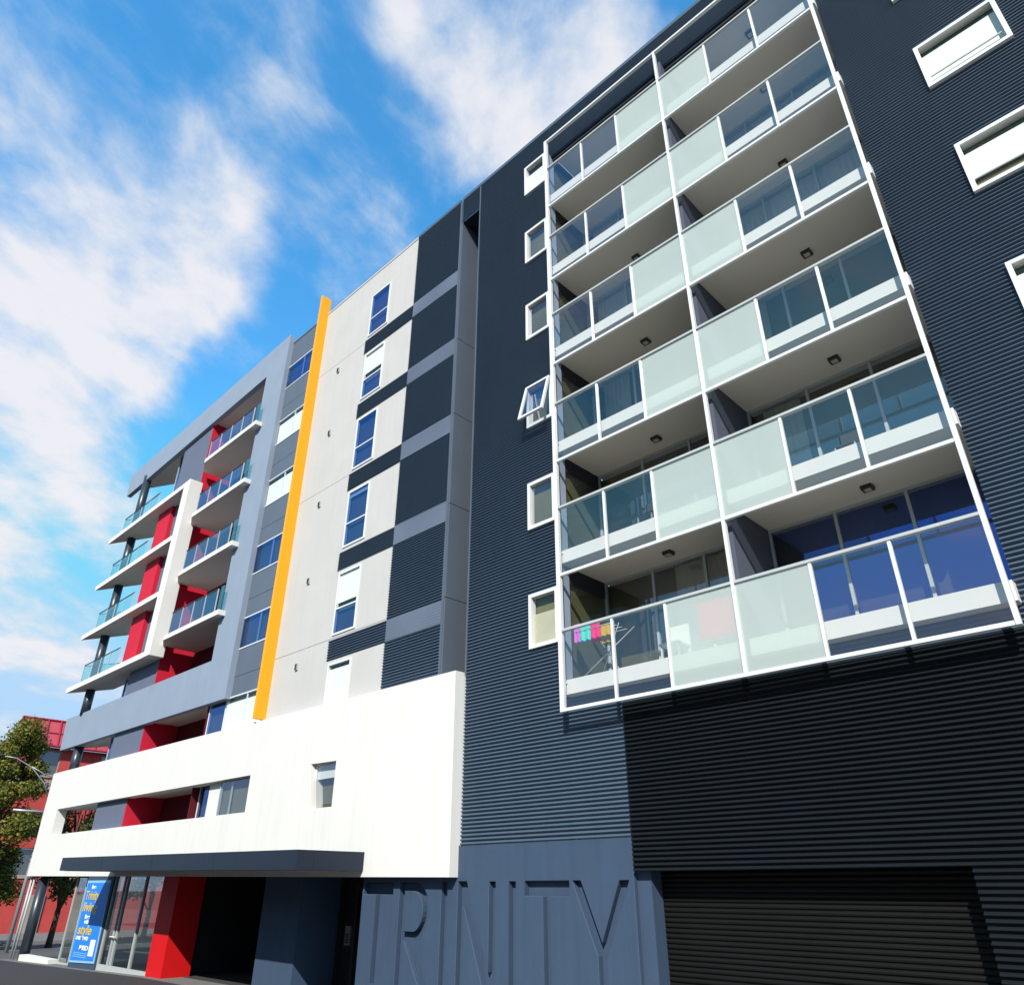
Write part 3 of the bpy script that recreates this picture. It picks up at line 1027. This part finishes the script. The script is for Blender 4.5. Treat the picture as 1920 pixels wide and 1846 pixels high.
# ---- white podium wall
YP = 11.80
P = cut_panel([(-13.28, 2.66), (-42.20, 2.92), (-42.42, 7.33), (-13.32, 7.10)],
              [[(-40.42, 5.62), (-40.36, 4.54), (-22.72, 4.48), (-22.72, 5.54)], [(-19.30, 5.53), (-19.02, 4.34), (-18.05, 4.33), (-18.06, 5.50)]],
              YP, 0.42, 'podium_wall', 'white_render', B)
MB().plan([(-41.9, YP + .421), (-13.6, YP + .421), (-13.6, 13.6), (-39.5, 13.6)], 5.66, 6.1).build('podium_slab', 'soffit', B)
MB().plan([(-42.0, YP + .421), (-27.2, YP + .421), (-27.2, 13.6), (-39.8, 13.6)], 3.0, 3.3).build('podium_floor', 'soffit', B)
window_set(-19.26, -18.055, 4.30, 5.54, YP + .17, B, proud=0.02, w=0.07, frame='white_metal', blind=(5.12, 5.46), back=.2)
# glazing behind the long opening
window_set(-27.16, -25.84, 4.0, 5.64, YW + .25, B, proud=0.02, w=0.06, frame='white_metal', glassm='blue_glass')
MB().box(-25.83, -25.0, YP + .22, YW + .3, 4.0, 5.65).build('opening_pier', 'white_render', B)
window_set(-24.98, -22.73, 4.44, 5.57, YP + .20, B, proud=0.02, w=0.05, frame='alu_frame', mull=(-24.2,))
window_set(-27.20, -25.90, 6.12, 8.44, YW + .06, B, proud=0.02, w=0.06, frame='white_metal', glassm='blue_glass')

# ---- canopy over the entrance
CX0, CX1, CY = -32.05, -16.40, 9.95
cn = MB().elev([(CX1, 2.81), (CX1, 3.225), (CX0, 3.40), (CX0, 2.985)], CY, YP - .001).build('entrance_canopy', 'canopy_metal', B)
for x in (-28.2, -24.3, -20.4):
    t = (x - CX1) / (CX0 - CX1)
    MB().box(x - .006, x + .006, CY - .003, CY - .0005, 2.82 + .175 * t, 3.21 + .175 * t).build('panel_joint', 'shade_and_gap_dark', cn)
MB().box(CX1 + .0005, CX1 + .003, CY + .45, CY + .462, 2.82, 3.21).build('panel_joint', 'shade_and_gap_dark', cn)
MB().elev([(CX1 - .1, 2.80), (CX1 - .1, 2.805), (CX0 + .1, 2.98), (CX0 + .1, 2.975)], CY + .1, YP - .01).build('soffit', 'soffit', cn)

# ---- ground floor
MB().plan([(-41.8, YP + .421), (-16.7, YP + .421), (-16.7, 19.0), (-34.0, 19.0), (-36.6, 13.5), (-38.6, 13.5)], 2.92, 2.97).build('ground_floor_ceiling', 'soffit', B)
MB().box(-34.0, -16.7, 17.9, 18.0, -0.2, 2.95).build('car_park_wall', 'shade_and_gap_dark', B)
for x, m in ((-42.0, 'alu_frame'), (-41.6, 'alu_frame')):
    MB().tube([(x, 11.98, gz(x)), (x, 11.98, 3.0)], .04, 12).build('support_post', m, B, smooth=True)
# pier that carries the banner
MB().box(-34.45, -31.86, YP + .02, YP + .30, -0.3, 2.93).build('banner_pier', 'slate_render', B)
# shopfront: mullions, panes, door bar
sf = MB().box(-31.85, -27.53, YP + .08, YP + .16, -0.1, 0.10).build('shopfront', 'alu_frame', B)
sx = [-31.80, -30.95, -30.70, -29.10, -27.56]
for x in sx:
    MB().box(x - .035, x + .035, YP + .07, YP + .17, 0.10, 2.92).build('mullion', 'alu_frame', sf)
MB().box(-31.80, -27.56, YP + .075, YP + .165, 2.84, 2.915).build('transom', 'alu_frame', sf)
for a, b in zip(sx, sx[1:]):
    pane_box(a + .036, b - .036, 0.10, 2.84, YP + .12, 'pane', 'shop_glass', sf)
MB().tube([(-30.98, YP + .0, .95), (-30.55, YP + .0, .95)], .022, 8).build('door_handle', 'white_metal', sf)
MB().box(-31.8, -28.0, 15.6, 15.7, 0.0, 2.9).build('shop_back', 'dark_red', sf)
MB().box(-30.6, -28.6, 14.0, 14.5, 0.0, 0.95).build('shop_counter', 'cream_stone', sf)
# glazed corner shop beyond the banner
cs = MB().box(-36.75, -34.46, YP + .40, YP + .46, -0.25, -0.12).build('corner_shopfront', 'alu_frame', B)
for x in (-36.72, -35.6):
    MB().box(x - .03, x + .03, YP + .39, YP + .47, -0.12, 2.92).build('mullion', 'alu_frame', cs)
pane_box(-36.69, -35.63, -0.1, 2.92, YP + .43, 'pane', 'shop_glass', cs)
pane_box(-35.57, -34.46, -0.1, 2.92, YP + .43, 'pane', 'shop_glass', cs)
MB().box(-40.6, -36.9, YP + .1, YP + .45, -0.5, -0.04).build('white_upstand', 'white_render', B)
# red and grey piers of the entrance
MB().box(-27.52, -26.38, YP + .01, 12.72, -0.05, 2.915).build('entrance_pier', 'red_pier', B)
MB().box(-27.50, -26.60, 12.721, 17.9, -0.05, 2.915).build('car_park_wall', 'shade_and_gap_dark', B)  # blackness of the deep interior put into the wall colour
MB().box(-21.3, -19.6, 13.41, 17.9, -0.05, 2.915).build('car_park_wall', 'shade_and_gap_dark', B)
MB().box(-21.52, -19.58, 12.16, 13.4, -0.05, 2.915).build('entrance_pier', 'slate_render', B)
MB().box(-19.57, -16.70, 13.6, 13.75, -0.05, 2.915).build('lobby_wall', 'shade_and_gap_dark', B)
ld = MB().ring(-19.0, -17.4, 0.0, 2.5, .08, 13.5, 13.59).build('lobby_door', 'lamp_dark', B)
pane_box(-18.92, -17.48, .08, 2.42, 13.55, 'door_pane', 'shop_glass', ld)
ic = MB().box(-19.40, -19.18, 13.54, 13.59, 1.1, 1.55).build('intercom', 'galvanised', B)
for r_ in range(4):
    for c_ in range(3):
        MB().box(-19.36 + c_ * .055, -19.325 + c_ * .055, 13.53, 13.539, 1.15 + r_ * .06, 1.19 + r_ * .06).build('button', 'lamp_dark', ic)

# ------------------------------------------------------------------ banner on the pier
bn = thing('advertising_banner', 'tall blue banner with yellow and white lettering on the pier beside the shopfront', 'banner', (-33.1, YP, 0))
by = YP - .005
MB().elev([(-34.36, 0.02), (-31.92, 0.10), (-32.02, 2.70), (-34.36, 2.70)], by, by + .022).build('backing', 'banner_pale', bn)
MB().elev([(-34.28, 0.10), (-32.00, 0.17), (-32.09, 2.62), (-34.28, 2.62)], by - .008, by - .001).build('panel', 'banner_blue', bn)
ty = by - .014
text_mesh('live', -33.75, 2.42, .13, ty, 'lettering', 'banner_white', bn, width=.42)
text_mesh('Trinity', -34.20, 2.06, .30, ty, 'lettering', 'banner_yellow', bn, shear=.1, width=1.35)
text_mesh('living', -34.20, 1.68, .30, ty, 'lettering', 'banner_yellow', bn, shear=.1, width=1.45)
text_mesh('live', -33.75, 1.44, .13, ty, 'lettering', 'banner_white', bn, width=.45)
text_mesh('with', -33.70, 1.28, .13, ty, 'lettering', 'banner_white', bn, width=.42)
text_mesh('style', -34.15, .94, .30, ty, 'lettering', 'banner_yellow', bn, shear=.1, width=1.35)
text_mesh('ONE', -34.18, .76, .11, ty, 'lettering', 'banner_white', bn, width=.48)
text_mesh('TWO', -33.52, .76, .11, ty, 'lettering', 'banner_white', bn, width=.58)
text_mesh('BED', -33.62, .46, .13, ty, 'lettering', 'banner_white', bn, width=.9)
MB().box(-32.62, -32.16, ty - .003, ty + .003, .30, .80).build('logo', 'banner_white', bn)
for q in range(3):
    MB().box(-34.1, -32.75, ty - .003, ty + .003, .22 + q * .06, .24 + q * .06).build('small_print', 'banner_pale', bn)

# ------------------------------------------------------------------ things on the lowest balcony
zt0 = 6.28
dk = thing('clothes_airer', 'folding clothes airer with pink, teal and gold towels on the lowest balcony', 'clothes airer', (-8.9, 12.3, zt0))
for (x0, y0, z0, x1, y1, z1) in ((-9.6, 12.0, zt0, -8.6, 12.6, zt0 + 1.05), (-8.6, 12.0, zt0, -9.6, 12.6, zt0 + 1.05), (-9.6, 12.6, zt0, -8.6, 12.05, zt0 + 1.0)):
    MB().tube([(x0, y0, z0), (x1, y1, z1)], .010, 8).build('leg', 'galvanised', dk, smooth=True)
for q in range(4):
    MB().tube([(-9.75, 12.0 + q * .18, zt0 + 1.02), (-8.75, 12.0 + q * .18, zt0 + 1.02)], .006, 6).build('rod', 'galvanised', dk, smooth=True)


def towel(x0, x1, y, ztop, drop, m, label):
    mb = MB()
    n = 8
    for q in range(n):
        a, b = x0 + (x1 - x0) * q / n, x0 + (x1 - x0) * (q + 1) / n
        ya, yb = y - .02 - .018 * math.sin(q * 1.4), y - .02 - .018 * math.sin((q + 1) * 1.4)
        mb.quad((a, ya, ztop - drop), (b, yb, ztop - drop), (b, y - .012, ztop), (a, y - .012, ztop))
        mb.quad((a, y - .012, ztop), (b, y - .012, ztop), (b, y + .03, ztop - drop * .7), (a, y + .03, ztop - drop * .7))
    tag(mb.build('towel', m, weld=True, fix=False), label, 'towel', 'towels drying on the lowest balcony')


towel(-9.76, -9.60, 12.02, zt0 + 1.20, .4, 'towel_violet', 'violet towel hung next to the screen post on the lowest balcony')
towel(-9.58, -9.32, 12.02, zt0 + 1.16, .4, 'towel_teal', 'teal towel on the airer of the lowest balcony')
towel(-9.30, -9.06, 12.02, zt0 + 1.10, .4, 'towel_pink', 'hot pink towel between the teal and the gold one')
towel(-9.04, -8.80, 12.02, zt0 + 1.04, .4, 'towel_gold', 'mustard gold towel on the airer of the lowest balcony')
rc = MB()
for q in range(6):
    a, b = -6.62 + q * .12, -6.50 + q * .12
    rc.quad((a, 11.80 + .012 * (q % 2), 6.42), (b, 11.80 + .012 * ((q + 1) % 2), 6.42), (b, 11.80, 7.12), (a, 11.80, 7.12))
tag(rc.build('blanket', 'cloth_rose', weld=True, fix=False), 'rose blanket hung behind the frosted pane of the lowest balcony', 'blanket')
chair = thing('garden_chair', 'white garden chair behind the clear pane of the lowest balcony', 'chair', (-7.6, 12.5, zt0))
MB().box(-7.85, -7.40, 12.3, 12.75, zt0 + .40, zt0 + .44).build('seat', 'pot_white', chair)
MB().box(-7.85, -7.40, 12.74, 12.78, zt0 + .44, zt0 + .88).build('backrest', 'pot_white', chair)
for x in (-7.83, -7.44):
    for y in (12.32, 12.72):
        MB().box(x, x + .035, y, y + .035, zt0, zt0 + .40).build('leg', 'pot_white', chair)

def stool(x, y, z, label):
    t = thing('folding_chair', label, 'chair', (x, y, z), 'chairs on the balconies')
    MB().box(x - .2, x + .2, y - .2, y + .2, z + .42, z + .45).build('seat', 'lamp_dark', t)
    MB().box(x - .2, x + .2, y + .19, y + .215, z + .55, z + .86).build('backrest', 'lamp_dark', t)
    for sx_ in (-.19, .165):
        MB().box(x + sx_, x + sx_ + .025, y + .19, y + .215, z, z + .86).build('leg', 'galvanised', t)
        MB().box(x + sx_, x + sx_ + .025, y - .2, y - .175, z, z + .42).build('leg', 'galvanised', t)


stool(-7.9, 12.5, 6.28 + FH, 'dark folding chair behind the clear panes of the second balcony up')
stool(-3.6, 12.7, 6.28 + FH, 'dark folding chair on the right balcony one above the lowest')

# ------------------------------------------------------------------ unseen terraces added opposite to dim low sky light, also mirrored in the glass
def terrace(x0, x1, h, m, label):
    t = thing('unseen_terrace', label, 'building', ((x0 + x1) / 2, -17, 0), 'unseen buildings added opposite to dim low sky light')
    hol = []
    n = int((x1 - x0) / 3.2)
    for q in range(n):
        for zz in (3.9, 7.2):
            if zz + 1.8 < h:
                hol.append((x0 + 1.0 + q * 3.2, x0 + 2.3 + q * 3.2, zz, zz + 1.7))
    g = grid_wall([x0, x1], [0.0, h], hol, -17.3, -17.0)
    g.build('wall', m, t, weld=True)
    MB().box(x0, x1, -27, -17.31, 0.0, h - .2).build('block', m, t)
    MB().box(x0 - .1, x1 + .1, -17.4, -16.8, h, h + .3).build('cornice', 'cream_stone', t)
    for a, b, c, d in hol:
        pane_box(a, b, c, d, -17.2, 'window_pane', 'window_glass', t)


terrace(-75, -44, 9.0, 'brick_red', 'unseen red brick terrace added opposite to dim low sky light')
terrace(-43.5, -14, 10.5, 'cream_stone', 'unseen cream rendered terrace added opposite to dim low sky light')
terrace(-13.5, 30, 9.5, 'dark_red', 'unseen dark red brick terrace added behind the viewer to dim low sky light')

# ------------------------------------------------------------------ red brick building across the side street
rb = thing('brick_building', 'red brick building with a ribbed red metal roof behind the street trees', 'building', (-70, 25, -0.6))
RX, RY0, RY1 = -69.0, 15.9, 52.0
ws = [(RY0 + 1.9 + 4.6 * q, zz) for q in range(7) for zz in (3.2, 10.2)]
wallm = grid_wall([RY0, RY1], [-0.7, 12.3], [(a, a + 1.6, zz, zz + 1.9) for a, zz in ws], 0.0, 0.35)
wallm.v = [(RX - y, x, z) for x, y, z in wallm.v]
wallm.build('wall', 'brick_red', rb, weld=True)
for a, zz in ws:
    f = MB().ring(a + .01, a + 1.59, zz + .01, zz + 1.89, .08, -.10, -.04)
    f.v = [(RX + y, x, z) for x, y, z in f.v]
    fo_ = f.build('window', 'cream_stone', rb)
    MB().quad((RX - .12, a + .08, zz + .08), (RX - .12, a + 1.52, zz + .08), (RX - .12, a + 1.52, zz + 1.82), (RX - .12, a + .08, zz + 1.82)).build('pane', 'window_glass', fo_, fix=False)
    MB().box(RX - .32, RX - .30, a, a + 1.6, zz, zz + 1.9).build('room_back', 'room', fo_)
    MB().box(RX - .02, RX + .08, a - .08, a + 1.68, zz - .14, zz - .001).build('sill', 'cream_stone', fo_)
for zz in (6.0, 9.2):
    MB().box(RX + .002, RX + .14, RY0 - .05, RY1, zz, zz + .7 if zz > 8 else zz + .35).build('string_course', 'cream_stone', rb)
for q in range(3):
    MB().box(RX + .003, RX + .10, RY0 + .4 + q * 3.4, RY0 + 1.6 + q * 3.4, -.5, 2.0).build('base_panel', 'cream_stone', rb)
side = MB().plan([(RX - .36, RY0), (RX - .36, RY0 + .3), (RX - 18, RY0 + 5.0), (RX - 18, RY0 + 4.7)], -.7, 12.3).build('side_wall', 'brick_red', rb)
rf = MB()
rf.quad((RX + .5, RY0 - .4, 12.3), (RX + .5, RY1, 12.3), (RX - 1.2, RY1, 14.5), (RX - 1.2, RY0 + .3, 14.5))
rf.quad((RX + .5, RY0 - .4, 12.3), (RX - 1.2, RY0 + .3, 14.5), (RX - 18, RY0 + 5.3, 14.5), (RX - 18, RY0 + 4.6, 12.3))
rfo = rf.build('roof', 'roof_sheet', rb, fix=False)
for q in range(26):
    y = RY0 + .3 + q * .95
    MB().tube([(RX + .52, y - .3, 12.34), (RX - 1.18, y, 14.56)], .07, 6).build('roof_rib', 'roof_red', rfo)
for t, r in ((0.0, .10), (.5, .04), (1.0, .10)):
    MB().tube([(RX + .54 - 1.72 * t, RY0 - .4 + .7 * t, 12.34 + 2.2 * t), (RX + .54 - 1.72 * t, RY1, 12.34 + 2.2 * t)], r, 6).build('roof_batten', 'roof_red', rfo)


# ------------------------------------------------------------------ trees
def tree(name, label, base, height, clumps, leaf, nleaf, lsize, seed, group='street trees along the side street'):
    rnd = random.Random(seed)
    t = thing(name, label, 'tree', base, group)
    bx, by_, bz = base
    tr = MB()
    top = Vector((bx + .2, by_, bz + height * .8))
    pts = [Vector((bx, by_, bz - .1)), Vector((bx + .05, by_ + .03, bz + height * .2)), Vector((bx - .04, by_ + .06, bz + height * .42)), Vector((bx + .08, by_, bz + height * .62)), top]
    tr.tube(pts, [.20, .15, .12, .08, .03], 10)
    for c, r in clumps:
        c = Vector(c)
        st = pts[rnd.choice([1, 2, 2, 3])]
        mid = (st + c) / 2 + Vector((rnd.uniform(-.2, .2), rnd.uniform(-.2, .2), rnd.uniform(0, .3)))
        tr.tube([st, mid, c], [.07, .045, .015], 6)
    tr.build('trunk', 'bark', t, smooth=True)
    lf = MB()
    for c, r in clumps:
        c = Vector(c)
        n = int(nleaf * (r ** 2))
        for _ in range(n):
            d = Vector((rnd.gauss(0, 1), rnd.gauss(0, 1), rnd.gauss(0, 1))).normalized()
            p = c + Vector((d.x, d.y, d.z * .85)) * (r * (rnd.random() ** .45) * rnd.uniform(.82, 1.12))
            s_ = lsize * rnd.uniform(.6, 1.4)
            a = Vector((rnd.gauss(0, 1), rnd.gauss(0, 1), rnd.gauss(0, .7))).normalized()
            b = a.cross(d + Vector((rnd.gauss(0, .5), rnd.gauss(0, .5), rnd.gauss(0, .5)))).normalized()
            lf.quad(p - a * s_, p + b * s_ * .55 - a * s_ * .1, p + a * s_ * 1.1, p - b * s_ * .55 + a * s_ * .1)
    lf.build('crown', leaf, t, fix=False)
    return t


rr = random.Random(3)
cl = []
for z, r, n in ((2.4, 1.9, 6), (3.8, 2.3, 9), (5.4, 2.4, 10), (6.9, 2.2, 9), (8.2, 1.8, 7), (9.3, 1.2, 5), (9.9, .6, 2)):
    for q in range(n):
        a = rr.uniform(0, 6.28)
        d = r * rr.uniform(.35, 1.0)
        cl.append(((-50.6 + d * math.cos(a), 12.0 + d * math.sin(a), z + rr.uniform(-.5, .5)), rr.uniform(.6, 1.0)))
tree('street_tree', 'tall olive green street tree standing before the red brick building', (-50.6, 11.7, gz(-50.6)), 9.6, cl, 'leaf_olive', 1500, .082, 11)
cl = []
for z, r, n in ((2.8, 1.6, 5), (4.2, 2.2, 7), (5.8, 2.4, 8), (7.4, 2.0, 7), (8.6, 1.2, 4)):
    for q in range(n):
        a = rr.uniform(0, 6.28)
        d = r * rr.uniform(.3, 1.0)
        cl.append(((-52.0 + d * math.cos(a), 16.9 + d * math.sin(a), z + rr.uniform(-.5, .5)), rr.uniform(.55, .95)))
tree('street_tree', 'darker street tree seen under and through the white podium wall', (-52.4, 16.7, gz(-52.4)), 8.6, cl, 'leaf_dark', 330, .12, 23)
cl = []
for z, r, n in ((2.6, 1.5, 4), (4.0, 2.0, 6), (5.5, 2.0, 6), (6.6, 1.2, 4)):
    for q in range(n):
        a = rr.uniform(0, 6.28)
        d = r * rr.uniform(.3, 1.0)
        cl.append(((-58.6 + d * math.cos(a), 24.5 + d * math.sin(a), z + rr.uniform(-.5, .5)), rr.uniform(.6, .95)))
tree('street_tree', 'farther leafy tree glimpsed through the long opening of the podium', (-58.6, 24.5, -0.47), 7.0, cl, 'leaf_dark', 260, .14, 31)
cl = []
for z, r, n in ((1.6, 1.0, 4), (2.6, 1.5, 6), (3.8, 1.4, 6), (4.8, .8, 3)):
    for q in range(n):
        a = rr.uniform(0, 6.28)
        d = r * rr.uniform(.3, 1.0)
        cl.append(((-56.0 + d * math.cos(a), 11.2 + d * math.sin(a), z + rr.uniform(-.4, .4)), rr.uniform(.5, .85)))
tree('street_tree', 'low dark tree half hidden behind the tall olive one', (-56.0, 11.2, gz(-56)), 4.6, cl, 'leaf_dark', 300, .12, 41)

# ------------------------------------------------------------------ street lamp and signal beside the podium
lp = thing('street_lamp', 'galvanised street lamp with two curved arms beside the white podium', 'street lamp', (-48.4, 13.55, gz(-48.4)))
MB().tube([(-48.4, 13.55, gz(-48.4)), (-48.4, 13.55, 4.0), (-48.4, 13.55, 7.9)], [.10, .085, .06], 12).build('pole', 'galvanised', lp, smooth=True)
MB().tube([(-48.4, 13.55, 6.7), (-48.35, 13.1, 7.5), (-48.45, 12.3, 8.25), (-48.6, 11.5, 8.65), (-48.75, 10.9, 8.72)], [.035, .03, .028, .025, .022], 8).build('arm', 'galvanised', lp, smooth=True)
MB().tube([(-48.4, 13.55, 7.80), (-48.4, 13.0, 7.95), (-48.45, 12.3, 8.28)], [.028, .025, .02], 8).build('brace', 'galvanised', lp, smooth=True)
MB().tube([(-48.75, 10.95, 8.72), (-48.8, 10.75, 8.74), (-48.86, 10.35, 8.70)], [.05, .11, .07], 10).build('lamp_head', 'lamp_dark', lp, smooth=True)
sg = thing('bracket_sign', 'small pale bracket arm reaching out behind the podium edge', 'sign', (-47.0, 13.4, gz(-47)))
MB().tube([(-47.0, 13.4, gz(-47)), (-47.0, 13.4, 6.3)], .045, 10).build('pole', 'galvanised', sg, smooth=True)
MB().tube([(-47.0, 13.4, 5.95), (-47.0, 11.65, 5.98)], .06, 8).build('arm', 'galvanised', sg, smooth=True)
